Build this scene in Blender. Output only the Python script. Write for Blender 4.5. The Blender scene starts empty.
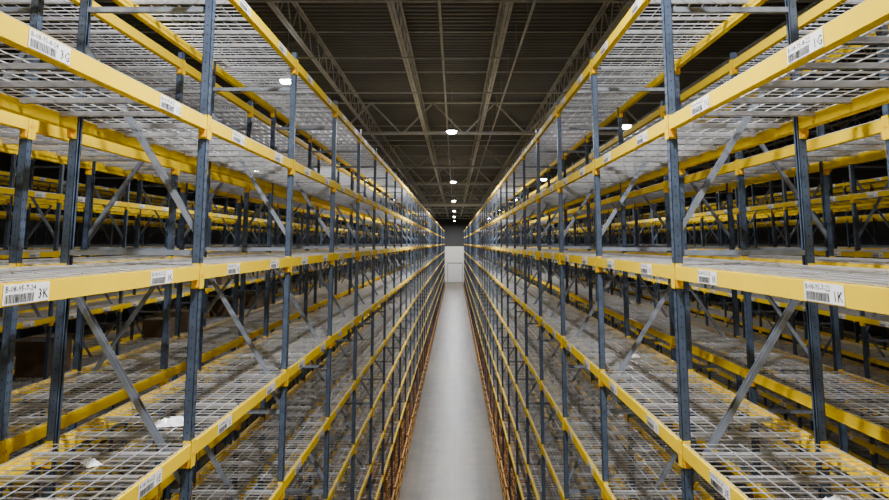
import bpy, math, random
from mathutils import Vector, Matrix
random.seed(7)
S=bpy.context.scene
COL=S.collection
EYE=8.35
D=1.07; BAY=2.74
LEV=[2.0,3.15,4.4,5.6,6.83,8.125,9.28,10.52]
XL=-1.95; XR=1.68
F0=5.06; KMIN=-4; KMAX=44
FY=lambda k:F0+BAY*k

# ---------------- materials
def mat(name,col,rough=.5,metal=0,var=.15,scale=6,col2=None,bump=0,stretch=(1,1,1),spec=None):
    m=bpy.data.materials.new(name); m.use_nodes=True
    nt=m.node_tree; b=nt.nodes['Principled BSDF']
    b.inputs['Roughness'].default_value=rough; b.inputs['Metallic'].default_value=metal
    if spec is not None: b.inputs['Specular IOR Level'].default_value=spec
    tc=nt.nodes.new('ShaderNodeTexCoord'); mp=nt.nodes.new('ShaderNodeMapping')
    mp.inputs['Scale'].default_value=stretch
    n=nt.nodes.new('ShaderNodeTexNoise'); n.inputs['Scale'].default_value=scale; n.inputs['Detail'].default_value=6
    r=nt.nodes.new('ShaderNodeValToRGB')
    c2=col2 or tuple(c*(1-var) for c in col)
    c1=tuple(min(1,c*(1+var*.5)) for c in col)
    r.color_ramp.elements[0].position=.35; r.color_ramp.elements[1].position=.65
    r.color_ramp.elements[0].color=(*c2,1); r.color_ramp.elements[1].color=(*c1,1)
    nt.links.new(tc.outputs['Object'],mp.inputs[0]); nt.links.new(mp.outputs[0],n.inputs[0])
    nt.links.new(n.outputs['Fac'],r.inputs[0]); nt.links.new(r.outputs[0],b.inputs['Base Color'])
    if bump:
        bp=nt.nodes.new('ShaderNodeBump'); bp.inputs['Strength'].default_value=bump
        nt.links.new(n.outputs['Fac'],bp.inputs['Height']); nt.links.new(bp.outputs[0],b.inputs['Normal'])
    return m
def emis(name,col,st):
    m=bpy.data.materials.new(name); m.use_nodes=True; b=m.node_tree.nodes['Principled BSDF']
    b.inputs['Base Color'].default_value=(1,1,1,1)
    b.inputs['Emission Color'].default_value=(*col,1); b.inputs['Emission Strength'].default_value=st
    return m
M_Y=mat('yellow_beam_paint',(.88,.60,.0),.6,0,.05,3,spec=.04)
M_O=mat('orange_yellow_clip',(.95,.44,.0),.45,spec=.1)
M_P=mat('blue_grey_post_paint',(.056,.082,.130),.42,.0,.25,8)
M_B=mat('grey_brace_steel',(.22,.245,.29),.4,.2,.2,8)
M_H=mat('hole_dark',(.006,.007,.008),.8)
M_W=mat('zinc_wire',(.80,.80,.81),.30,.65,.15,5)
M_C=mat('zinc_channel',(.46,.46,.47),.4,.6,.2,5)
M_L=mat('label_white',(.95,.95,.95),.5,0,.04)
M_K=mat('label_ink',(.008,.008,.008),.6)
M_ROOF=mat('roof_deck_metal',(.090,.090,.089),.55,.1,.2,.6)
M_J=mat('joist_steel',(.42,.42,.42),.5,.1,.2,3)
M_WOOD=mat('pallet_wood',(.36,.17,.045),.75,0,.5,5,stretch=(1,1,6))
M_OR=mat('orange_guard',(.46,.21,.015),.5,0,.45,4)
M_PIPE=mat('sprinkler_pipe_paint',(.30,.30,.30),.5)
M_CARD=mat('cardboard',(.10,.065,.035),.8,0,.25,4)
M_PLAS=mat('crumpled_film',(.9,.9,.92),.3,0,.1,12)
M_HOUS=mat('lamp_housing',(.5,.5,.5),.4,.5)
M_LAMP=emis('lamp_lens',(1,.98,.95),60)
M_WALL=mat('wall_panel_lit_white',(.80,.77,.70),.6,0,.06,1,stretch=(3,3,.2))
M_WALLD=mat('wall_panel_grey',(.05,.05,.05),.7,0,.1,1,stretch=(3,3,.2))
M_DOOR=mat('door_white',(.85,.84,.8),.4,0,.04)
M_LITBAR=mat('lit_girder_pale_grey',(.7,.7,.68),.5,0,.05)  # pale tone paints in the light on a ceiling girder

# floor
def floor_mat():
    m=bpy.data.materials.new('polished_concrete'); m.use_nodes=True; nt=m.node_tree; b=nt.nodes['Principled BSDF']
    tc=nt.nodes.new('ShaderNodeTexCoord')
    n1=nt.nodes.new('ShaderNodeTexNoise'); n1.inputs['Scale'].default_value=1.1; n1.inputs['Detail'].default_value=9; n1.inputs['Roughness'].default_value=.7
    mp=nt.nodes.new('ShaderNodeMapping'); mp.inputs['Scale'].default_value=(2.2,.12,1)
    n2=nt.nodes.new('ShaderNodeTexNoise'); n2.inputs['Scale'].default_value=1.2; n2.inputs['Detail'].default_value=5
    br=nt.nodes.new('ShaderNodeTexBrick'); br.offset=0; br.inputs['Scale'].default_value=1
    br.inputs['Brick Width'].default_value=6.0; br.inputs['Row Height'].default_value=5.2
    br.inputs['Mortar Size'].default_value=.015
    br.inputs['Color1'].default_value=(1,1,1,1);br.inputs['Color2'].default_value=(.85,.85,.85,1);br.inputs['Mortar'].default_value=(.3,.28,.25,1)
    r=nt.nodes.new('ShaderNodeValToRGB'); r.color_ramp.elements[0].position=.42; r.color_ramp.elements[1].position=.58
    r.color_ramp.elements[0].color=(.068,.051,.030,1); r.color_ramp.elements[1].color=(.155,.124,.083,1)
    mx=nt.nodes.new('ShaderNodeMix'); mx.data_type='FLOAT'; mx.inputs[0].default_value=.5
    nt.links.new(tc.outputs['Object'],n1.inputs[0]); nt.links.new(tc.outputs['Object'],mp.inputs[0]); nt.links.new(mp.outputs[0],n2.inputs[0]); nt.links.new(tc.outputs['Object'],br.inputs[0])
    nt.links.new(n1.outputs['Fac'],mx.inputs[2]); nt.links.new(n2.outputs['Fac'],mx.inputs[3]); nt.links.new(mx.outputs[0],r.inputs[0])
    mu=nt.nodes.new('ShaderNodeMix'); mu.data_type='RGBA'; mu.blend_type='MULTIPLY'; mu.inputs[0].default_value=1
    nt.links.new(r.outputs[0],mu.inputs[6]); nt.links.new(br.outputs['Color'],mu.inputs[7]); nt.links.new(mu.outputs[2],b.inputs['Base Color'])
    b.inputs['Roughness'].default_value=.34
    return m
M_F=floor_mat()

# ---------------- mesh builder
class MB:
    def __init__(s): s.v=[];s.f=[];s.m=[];s.mats=[]
    def mi(s,m):
        if m not in s.mats: s.mats.append(m)
        return s.mats.index(m)
    def box(s,x0,x1,y0,y1,z0,z1,m):
        i=len(s.v); k=s.mi(m)
        s.v+=[(x0,y0,z0),(x1,y0,z0),(x1,y1,z0),(x0,y1,z0),(x0,y0,z1),(x1,y0,z1),(x1,y1,z1),(x0,y1,z1)]
        for f in ((0,3,2,1),(4,5,6,7),(0,1,5,4),(1,2,6,5),(2,3,7,6),(3,0,4,7)):
            s.f.append(tuple(i+a for a in f)); s.m.append(k)
    def strut(s,a,b,w,h,m,up=(0,1,0)):
        a=Vector(a);b=Vector(b);d=(b-a).normalized();u=Vector(up)
        p=d.cross(u).normalized(); u=p.cross(d).normalized()
        i=len(s.v);k=s.mi(m)
        for c in (a,b):
            for su,sp in ((-1,-1),(1,-1),(1,1),(-1,1)):
                s.v.append(tuple(c+u*su*w/2+p*sp*h/2))
        for f in ((0,1,2,3),(7,6,5,4),(0,4,5,1),(1,5,6,2),(2,6,7,3),(3,7,4,0)):
            s.f.append(tuple(i+a_ for a_ in f)); s.m.append(k)
    def quad(s,p,m):
        i=len(s.v);k=s.mi(m);s.v+=p;s.f.append(tuple(range(i,i+len(p))));s.m.append(k)
    def lathe(s,prof,m,seg=20,c=(0,0)):
        i=len(s.v);k=s.mi(m)
        for r,z in prof:
            for j in range(seg):
                a=2*math.pi*j/seg; s.v.append((c[0]+r*math.cos(a),c[1]+r*math.sin(a),z))
        for q in range(len(prof)-1):
            for j in range(seg):
                j2=(j+1)%seg
                s.f.append((i+q*seg+j,i+q*seg+j2,i+(q+1)*seg+j2,i+(q+1)*seg+j)); s.m.append(k)
    def mesh(s,name):
        me=bpy.data.meshes.new(name); me.from_pydata(s.v,[],s.f)
        for m in s.mats: me.materials.append(m)
        me.polygons.foreach_set('material_index',s.m); me.update(); return me
def obj(name,me,loc=(0,0,0),rz=0,parent=None):
    o=bpy.data.objects.new(name,me); COL.objects.link(o); o.location=loc; o.rotation_euler=(0,0,rz)
    if parent: o.parent=parent
    return o
def empty(name,loc=(0,0,0)):
    o=bpy.data.objects.new(name,None); o.empty_display_size=.2; COL.objects.link(o); o.location=loc; return o

# text meshes
def text_geo(body,size):
    c=bpy.data.curves.new('t','FONT'); c.body=body; c.size=size; c.resolution_u=1
    o=bpy.data.objects.new('t',c); COL.objects.link(o)
    dg=bpy.context.evaluated_depsgraph_get(); dg.update()
    me=bpy.data.meshes.new_from_object(o.evaluated_get(dg))
    v=[tuple(p.co) for p in me.vertices]; f=[tuple(p.vertices) for p in me.polygons]
    bpy.data.objects.remove(o); bpy.data.curves.remove(c); bpy.data.meshes.remove(me)
    return v,f

# ---------------- upright frame
PW=.066; PD=.062
def frame_mesh():
    b=MB(); top=LEV[-1]+.16; pw=PW; pd=PD; t=.004
    for side in (0,1):
        x0=0 if side==0 else D-pd; x1=x0+pd
        xf=x0 if side==0 else x1    # outer face
        xi=x1 if side==0 else x0
        s=1 if side==0 else -1
        y0,y1=-pw/2,pw/2
        b.box(min(xf,xf+s*t),max(xf,xf+s*t),y0,y1,0,top,M_P)
        b.box(x0,x1,y0,y0+t,0.001,top-.001,M_P); b.box(x0,x1,y1-t,y1,0.001,top-.001,M_P)
        b.box(min(xi,xi-s*t),max(xi,xi-s*t),y0,y0+.02,0.001,top-.001,M_P); b.box(min(xi,xi-s*t),max(xi,xi-s*t),y1-.02,y1,.001,top-.001,M_P)
        b.box(x0-.03,x1+.03,y0-.04,y1+.04,0,.012,M_P)
        z=.15; e=.0012
        while z<top-.05:
            for yc in (-.017,.017):
                xx=xf-s*e
                b.quad([(xx,yc-.005,z+.010),(xx,yc+.005,z+.010),(xx,yc+.0035,z-.014),(xx,yc-.0035,z-.014)],M_H)
            for yy in (y0-e,y1+e):
                xc=(x0+x1)/2
                b.quad([(xc-.004,yy,z+.031),(xc+.004,yy,z+.031),(xc+.004,yy,z+.019),(xc-.004,yy,z+.019)],M_H)
            z+=.0762
    def chan(a,c):
        b.strut(a,c,.042,.004,M_B)
        d=(Vector(c)-Vector(a)).normalized(); p=d.cross(Vector((0,1,0))).normalized()
        for sgn in (-1,1):
            off=Vector((0,sgn*.021,0))+p*.018
            b.strut(Vector(a)+off,Vector(c)+off,.004,.04,M_B)
    a=1.0
    while a<9.5:
        chan((.045,0,a),(D-.045,0,a+1.5))
        chan((.05,0,a-.14),(D-.05,0,a-.14))
        a+=1.85
    chan((.05,0,.35),(D-.05,0,.35)); chan((.05,0,10.2),(D-.05,0,10.2))
    return b.mesh('upright_frame')

def bay_mesh(idx):
    rnd=random.Random(idx)
    b=MB(); g=PW/2+.002
    for li,h in enumerate(LEV):
        for side in (0,1):
            s=1 if side==0 else -1; X=0 if side==0 else D
            def bx(a,c,y0,y1,z0,z1,m):
                p,q=X+s*a,X+s*c; b.box(min(p,q),max(p,q),y0,y1,z0,z1,m)
            bx(-.006,.030,g,BAY-g,h-.050,h+.050,M_Y)
            bx(.030,.052,g,BAY-g,h-.050,h+.022,M_Y)
            for yy,sg in ((0,1),(BAY,-1)):
                ya,yb=sorted((yy+sg*g,yy+sg*(g+.005)))
                bx(-.009,.055,ya,yb,h-.12,h+.070,M_Y)
                ya,yb=sorted((yy+sg*.002,yy+sg*(g+.005)))
                bx(-.010,-.0015,ya,yb,h-.12,h+.070,M_Y)
                ya,yb=sorted((yy+sg*(g+.005),yy+sg*(g+.03)))
                bx(-.004,.03,ya,yb,h-.11,h-.05,M_O)
                ya,yb=sorted((yy+sg*.012,yy+sg*.022))
                bx(-.016,-.010,ya,yb,h-.03,h-.01,M_O)
        zt=h+.0505; w=.0064
        for p in range(2):
            py0=.055+p*1.32; py1=py0+1.30
            n=14
            for i in range(n+1):
                y=py0+(py1-py0)*i/n
                b.box(.004,D-.004,y-w/2,y+w/2,zt,zt+w,M_W)
            nx=8
            for i in range(nx+1):
                x=.012+(D-.024)*i/nx
                b.box(x-w/2,x+w/2,py0,py1,zt+w*.7,zt+w*1.7,M_W)
            for q in range(3):
                y=py0+.20+q*.45
                b.box(.055,D-.055,y-.016,y+.016,zt-.004,zt-.001,M_C)
                b.box(.055,D-.055,y-.018,y-.016,zt-.034,zt-.001,M_C)
                b.box(.055,D-.055,y+.016,y+.018,zt-.034,zt-.001,M_C)
        for yc,slot in ((.70,1),(2.04,3)):
            L=.32;H=.088; x=-.0075
            yc+=rnd.uniform(-.03,.03)
            b.box(x-.0012,x,yc-L/2,yc+L/2,h-H/2,h+H/2,M_L)
            xe=x-.0024
            u=.012
            while u<.205:
                ww=rnd.choice((.0025,.004,.006)); 
                y=yc+L/2-u
                b.quad([(xe,y,h-.038),(xe,y-ww,h-.038),(xe,y-ww,h+.002),(xe,y,h+.002)],M_K)
                u+=ww+rnd.choice((.003,.004,.005))
            for body,sz,u0,v0 in (('B-08-%02d-%d-%02d'%(98-idx,li+2,20+slot+1),.039,.010,.011),('%d%s'%(slot,'ABCDEKGS'[li]),.066,.236,-.030)):
                v,f=text_geo(body,sz); i=len(b.v); k=b.mi(M_K)
                b.v+=[(xe,yc+L/2-u0-q[0],h+v0+q[1]) for q in v]
                for ff in f: b.f.append(tuple(i+a for a in ff)); b.m.append(k)
    return b.mesh('bay_levels')

FR=frame_mesh(); BM=[bay_mesh(i) for i in range(4)]

def rack_row(xface,side,kmin=KMIN,kmax=KMAX):
    e=empty('pallet_rack',(xface,0,0))
    for k in range(kmin,kmax+1):
        obj('upright_frame',FR,(0,FY(k),0),0 if side>0 else math.pi,e)
        if k<kmax:
            m=BM[k%4]
            if side>0: obj('bay_levels',m,(0,FY(k),0),0,e)
            else: obj('bay_levels',m,(0,FY(k+1),0),math.pi,e)
    return e
AW=3.63
x=XL
for p in range(3):
    rack_row(x,-1); rack_row(x-D-.33-D,+1)
    x=x-2*D-.33-AW
x=XR
for p in range(3):
    rack_row(x,+1); rack_row(x+D+.66+D,-1)
    x=x+2*D+.66+AW

# ---------------- wooden pallet stacks on the ground bays
def pallet_stack(n,seed):
    r=random.Random(seed); b=MB(); z=0
    for i in range(n):
        dx=r.uniform(-.02,.02);dy=r.uniform(-.02,.02)
        for yb in (-.5,-.0,.5):
            b.box(-.48+dx,.48+dx,yb-.05+dy,yb+.05+dy,z,z+.02,M_WOOD)
            for xb in (-.43,0,.43):
                b.box(xb-.05+dx,xb+.05+dx,yb-.05+dy,yb+.05+dy,z+.02,z+.105,M_WOOD)
        for xb in (-.43,0,.43): b.box(xb-.05+dx,xb+.05+dx,-.55+dy,.55+dy,z+.105,z+.122,M_WOOD)
        for j in range(7):
            y=-.5+j*1.0/6
            b.box(-.48+dx,.48+dx,y-.05+dy,y+.05+dy,z+.122,z+.142,M_WOOD)
        z+=.142
    return b.mesh('wooden_pallet_stack')
PS=[pallet_stack(n,n) for n in (8,10,11,12)]
for side,xf in ((-1,XL),(1,XR)):
    e=empty('wooden_pallet_stacks',(xf+side*(.03+.5),0,.0))
    for k in range(KMIN,KMAX):
        for q in (.72,2.02):
            obj('pallet_stack',random.choice(PS),(0,FY(k)+q,0),0,e)

# floor guard rails
for side,xf in ((-1,XL),(1,XR)):
    b=MB(); o=-side*.09
    y0,y1=FY(KMIN),FY(KMAX)
    xx=sorted((o,o+side*.05))
    b.box(xx[0],xx[1],y0,y1,.32,.44,M_OR); b.box(xx[0],xx[1],y0,y1,.04,.16,M_OR)
    b.box(xx[0],xx[1],y0,y1,.62,.74,M_OR)
    for k in range(KMIN,KMAX+1):
        b.box(xx[0]-.005,xx[1]+.005,FY(k)-.06,FY(k)+.06,0,.8,M_OR)
        if k<KMAX: b.box(xx[0]-.005,xx[1]+.005,FY(k)+1.33,FY(k)+1.41,0,.76,M_OR)
    obj('floor_guard_rail',b.mesh('floor_guard_rail'),(xf,0,0))

# ---------------- building shell
X0,X1,Y0,Y1,ZR=-27,27,-14,142,14.6
def shell(name,b,):
    return obj(name,b.mesh(name))
b=MB(); b.box(X0,X1,Y0,Y1,-.2,0,M_F); shell('floor',b)
b=MB(); b.box(X0-.3,X0,Y0,Y1,0,ZR,M_WALLD); shell('wall_left',b)
b=MB(); b.box(X1,X1+.3,Y0,Y1,0,ZR,M_WALLD); shell('wall_right',b)
b=MB(); b.box(X0-.3,X1+.3,Y0-.3,Y0,0,ZR,M_WALLD); shell('wall_back',b)
b=MB(); b.box(X0-.3,X1+.3,Y1,Y1+.3,0,7.6,M_WALL); b.box(X0-.3,X1+.3,Y1,Y1+.3,7.6,ZR,M_WALLD); shell('wall_far',b)  # lit lower wall put into the colour as white, dark grey above
b=MB(); yd=Y1-.01
for i in range(12): b.box(-1.5,1.5,yd-.06-(.012 if i%2 else 0),yd,.05+i*.32,.05+i*.32+.3,M_DOOR)
b.box(-1.65,-1.5,yd-.1,yd,0,4.05,M_J); b.box(1.5,1.65,yd-.1,yd,0,4.05,M_J); b.box(-1.65,1.65,yd-.1,yd,3.9,4.2,M_J)
shell('door_1',b)
# corrugated roof deck
b=MB(); k=b.mi(M_ROOF); pitch=.30; y=Y0; prof=[]
while y<Y1:
    prof+=[(y,ZR),(y+.10,ZR),(y+.13,ZR+.06),(y+.27,ZR+.06)]; y+=pitch
prof.append((Y1,ZR))
for (yy,zz) in prof: b.v+=[(X0-.3,yy,zz),(X1+.3,yy,zz)]
for i in range(len(prof)-1): b.f.append((2*i,2*i+1,2*i+3,2*i+2)); b.m.append(k)
shell('ceiling',b)
# joists along y
b=MB(); zb,zt=13.75,ZR-.02
for dx in (-.045,.045):
    b.box(dx-.035,dx+.035,Y0,Y1,zb,zb+.012,M_J); b.box(dx-.006,dx+.006,Y0,Y1,zb,zb+.05,M_J)
    b.box(dx-.035,dx+.035,Y0,Y1,zt-.012,zt,M_J); b.box(dx-.006,dx+.006,Y0,Y1,zt-.05,zt,M_J)
y=Y0+.1; u=0
while y<Y1-.8:
    b.strut((0,y,zb if u==0 else zt),(0,y+.6,zt if u==0 else zb),.03,.03,M_J,up=(1,0,0)); y+=.6; u=1-u
JM=b.mesh('roof_joist')
for i in range(-9,11): 
    xx=-1.47+2.72*i
    if X0<xx<X1: obj('roof_joist',JM,(xx,0,0))
# girders along x
b=MB(); gz,gt=13.05,14.45
for dy in (-.07,.07):
    b.box(X0,X1,dy-.06,dy+.06,gz,gz+.02,M_J); b.box(X0,X1,dy-.01,dy+.01,gz,gz+.11,M_J)
    b.box(X0,X1,dy-.05,dy+.05,gt-.015,gt,M_J)
xx=X0+.2;u=0
while xx<X1-1.4:
    b.strut((xx,0,gz if u==0 else gt),(xx+1.36,0,gt if u==0 else gz),.07,.07,M_J,up=(0,1,0)); xx+=1.36;u=1-u
GM=b.mesh('roof_girder')
for y in (-9,5.5,28,40.5,53,65.5,78,90.5,103,115.5,128): obj('roof_girder',GM,(0,y,0))
b=MB(); b.box(-5,5,78.3,78.7,12.75,13.0,M_LITBAR)  # added bar, its pale colour stands in for a lit girder
for xx in (-4,0,4): b.box(xx-.02,xx+.02,78.45,78.55,13.0,14.6,M_LITBAR)
shell('lit_girder_bar',b)
# bridging rods
b=MB()
for y in [0,9.5,14,18.5,23,34,46,59,72,85,97,110,122]:
    b.box(X0,X1,y-.02,y+.02,zb-.04,zb,M_J)
    b.box(X0,X1,y-.015,y+.015,zt-.09,zt-.06,M_J)
shell('joist_bridging',b)
def pipe(name,a,c,r):
    mb=MB(); a=Vector(a);c=Vector(c);d=(c-a).normalized();u=Vector((0,0,1));p=d.cross(u).normalized();k=mb.mi(M_PIPE);n=10
    for e in (a,c):
        for j in range(n):
            t=2*math.pi*j/n; mb.v.append(tuple(e+p*r*math.cos(t)+u*r*math.sin(t)))
    for j in range(n): mb.f.append((j,(j+1)%n,n+(j+1)%n,n+j)); mb.m.append(k)
    L=(c-a).length; q=2
    while q<L:
        o=a+d*q; mb.box(o.x-.012,o.x+.012,o.y-.012,o.y+.012,o.z-r-.08,o.z-r,M_PIPE); mb.box(o.x-.006,o.x+.006,o.y-.006,o.y+.006,o.z+r,ZR,M_PIPE); q+=3
    obj(name,mb.mesh(name))
for xx in (-9.2,-5.3,-.35,1.75,4.9,9.4): pipe('sprinkler_pipe',(xx,Y0,13.6),(xx,Y1,13.6),.035)

# ---------------- high bay lights
b=MB()
b.lathe([(.001,.30),(.07,.30),(.09,.27),(.09,.12),(.13,.10),(.20,.02),(.215,-.0),(.205,-.0)],M_HOUS,24)
for j in range(12):
    a=2*math.pi*j/12
    b.strut((.08*math.cos(a),.08*math.sin(a),.2),(.14*math.cos(a),.14*math.sin(a),.2),.14,.006,M_HOUS,up=(0,0,1))
b.lathe([(.205,.0),(.2,-.04),(.17,-.08),(.1,-.11),(.001,-.12)],M_LAMP,24)
b.lathe([(.012,.3),(.012,1.7)],M_HOUS,8)
HM=b.mesh('high_bay_light')
def lamp(x,y,z,power):
    o=obj('high_bay_light',HM,(x,y,z))
    L=bpy.data.lights.new('lamp','AREA'); L.shape='DISK'; L.size=.30; L.energy=power; L.color=(.96,.97,1); L.spread=math.radians(175)
    l=bpy.data.objects.new('lamp',L); COL.objects.link(l); l.parent=o; l.location=(0,0,-.14)
P=1300
cx=-.13
for y in (-8,4,26,48,70,92,112,134): lamp(cx,y,12.85,{-8:.75,4:.75,134:1.5}.get(y,1.15)*P)  # rearmost lamp is unseen, added behind the camera for fill light
lamp(-4.9,18.5,13.05,P*.3); lamp(6.6,24.8,12.85,P*.3)
for y in (0,46,68,90,120):
    lamp(-6.2,y,12.85,P*.18); lamp(6.3,y,12.85,P*.18)
for y in (6,40,80,120):
    lamp(-12.3,y,12.85,P*.08); lamp(12.6,y,12.85,P*.08)

# ---------------- debris on shelves
def crumple(name,loc,sx,sy,sz,m,seed):
    r=random.Random(seed); mb=MB(); k=mb.mi(m); n=9
    for i in range(n):
        for j in range(n):
            u=i/(n-1)-.5;v=j/(n-1)-.5; e=max(abs(u),abs(v))*2
            mb.v.append(((u+r.uniform(-.04,.04))*sx,(v+r.uniform(-.04,.04))*sy,max(.001,(1-e**2)*sz*r.uniform(.3,1))))
    for i in range(n-1):
        for j in range(n-1):
            a=i*n+j; mb.f.append((a,a+n,a+n+1,a+1)); mb.m.append(k)
    o=obj(name,mb.mesh(name),loc,r.uniform(0,3)); return o
zd=LEV[4]+.064
crumple('crumpled_plastic_wrap',(-2.3,5.5,zd),.16,.26,.07,M_PLAS,1)
crumple('crumpled_plastic_wrap',(-2.42,4.55,zd),.09,.15,.05,M_PLAS,2)
crumple('torn_cardboard',(-2.3,3.86,zd),.25,.16,.03,mat('torn_card_face',(.55,.42,.33),.8),3)
crumple('crumpled_plastic_wrap',(2.16,3.86,zd),.18,.24,.06,M_PLAS,4)
crumple('crumpled_plastic_wrap',(2.3,8.6,zd),.14,.14,.05,M_PLAS,5)

def carton(w,d,h):
    mb=MB(); mb.box(-w/2,w/2,-d/2,d/2,0,h,M_CARD); mb.box(-w/2-.001,w/2+.001,-.03,.03,h*.7,h+.002,M_C)
    for s in (-1,1): mb.box(-w/2,w/2,s*d/4-.002,s*d/4+.002,h,h+.006,M_CARD)
    return mb.mesh('cardboard_carton')
CM=[carton(.8,.7,.5),carton(.6,.9,.75),carton(.9,1.0,.6)]
for side,fx in ((-1,XL-2*D-.33-AW),):
    e=empty('cardboard_cartons',(fx+side*.53,0,0))
    for k in range(0,9):
        for li in (2,3,4):
            for q in (.72,2.0):
                if random.random()<.3: obj('carton',random.choice(CM),(0,FY(k)+q,LEV[li]+.064),0,e)

# world
w=bpy.data.worlds.new('World'); S.world=w; w.use_nodes=True
w.node_tree.nodes['Background'].inputs[0].default_value=(.5,.5,.5,1); w.node_tree.nodes['Background'].inputs[1].default_value=.05

# ---------------- camera
f=650; th=math.atan(.13)
cd=bpy.data.cameras.new('camera'); cam=bpy.data.objects.new('camera',cd); COL.objects.link(cam)
cd.sensor_width=36; cd.lens=f/889*36; cd.clip_start=.05; cd.clip_end=400
cam.location=(0,0,EYE); cam.rotation_euler=(math.pi/2+th,0,0)
cd.shift_x=-10.5/889; cd.shift_y=-(250-(243-f*math.tan(th)))/889
S.camera=cam
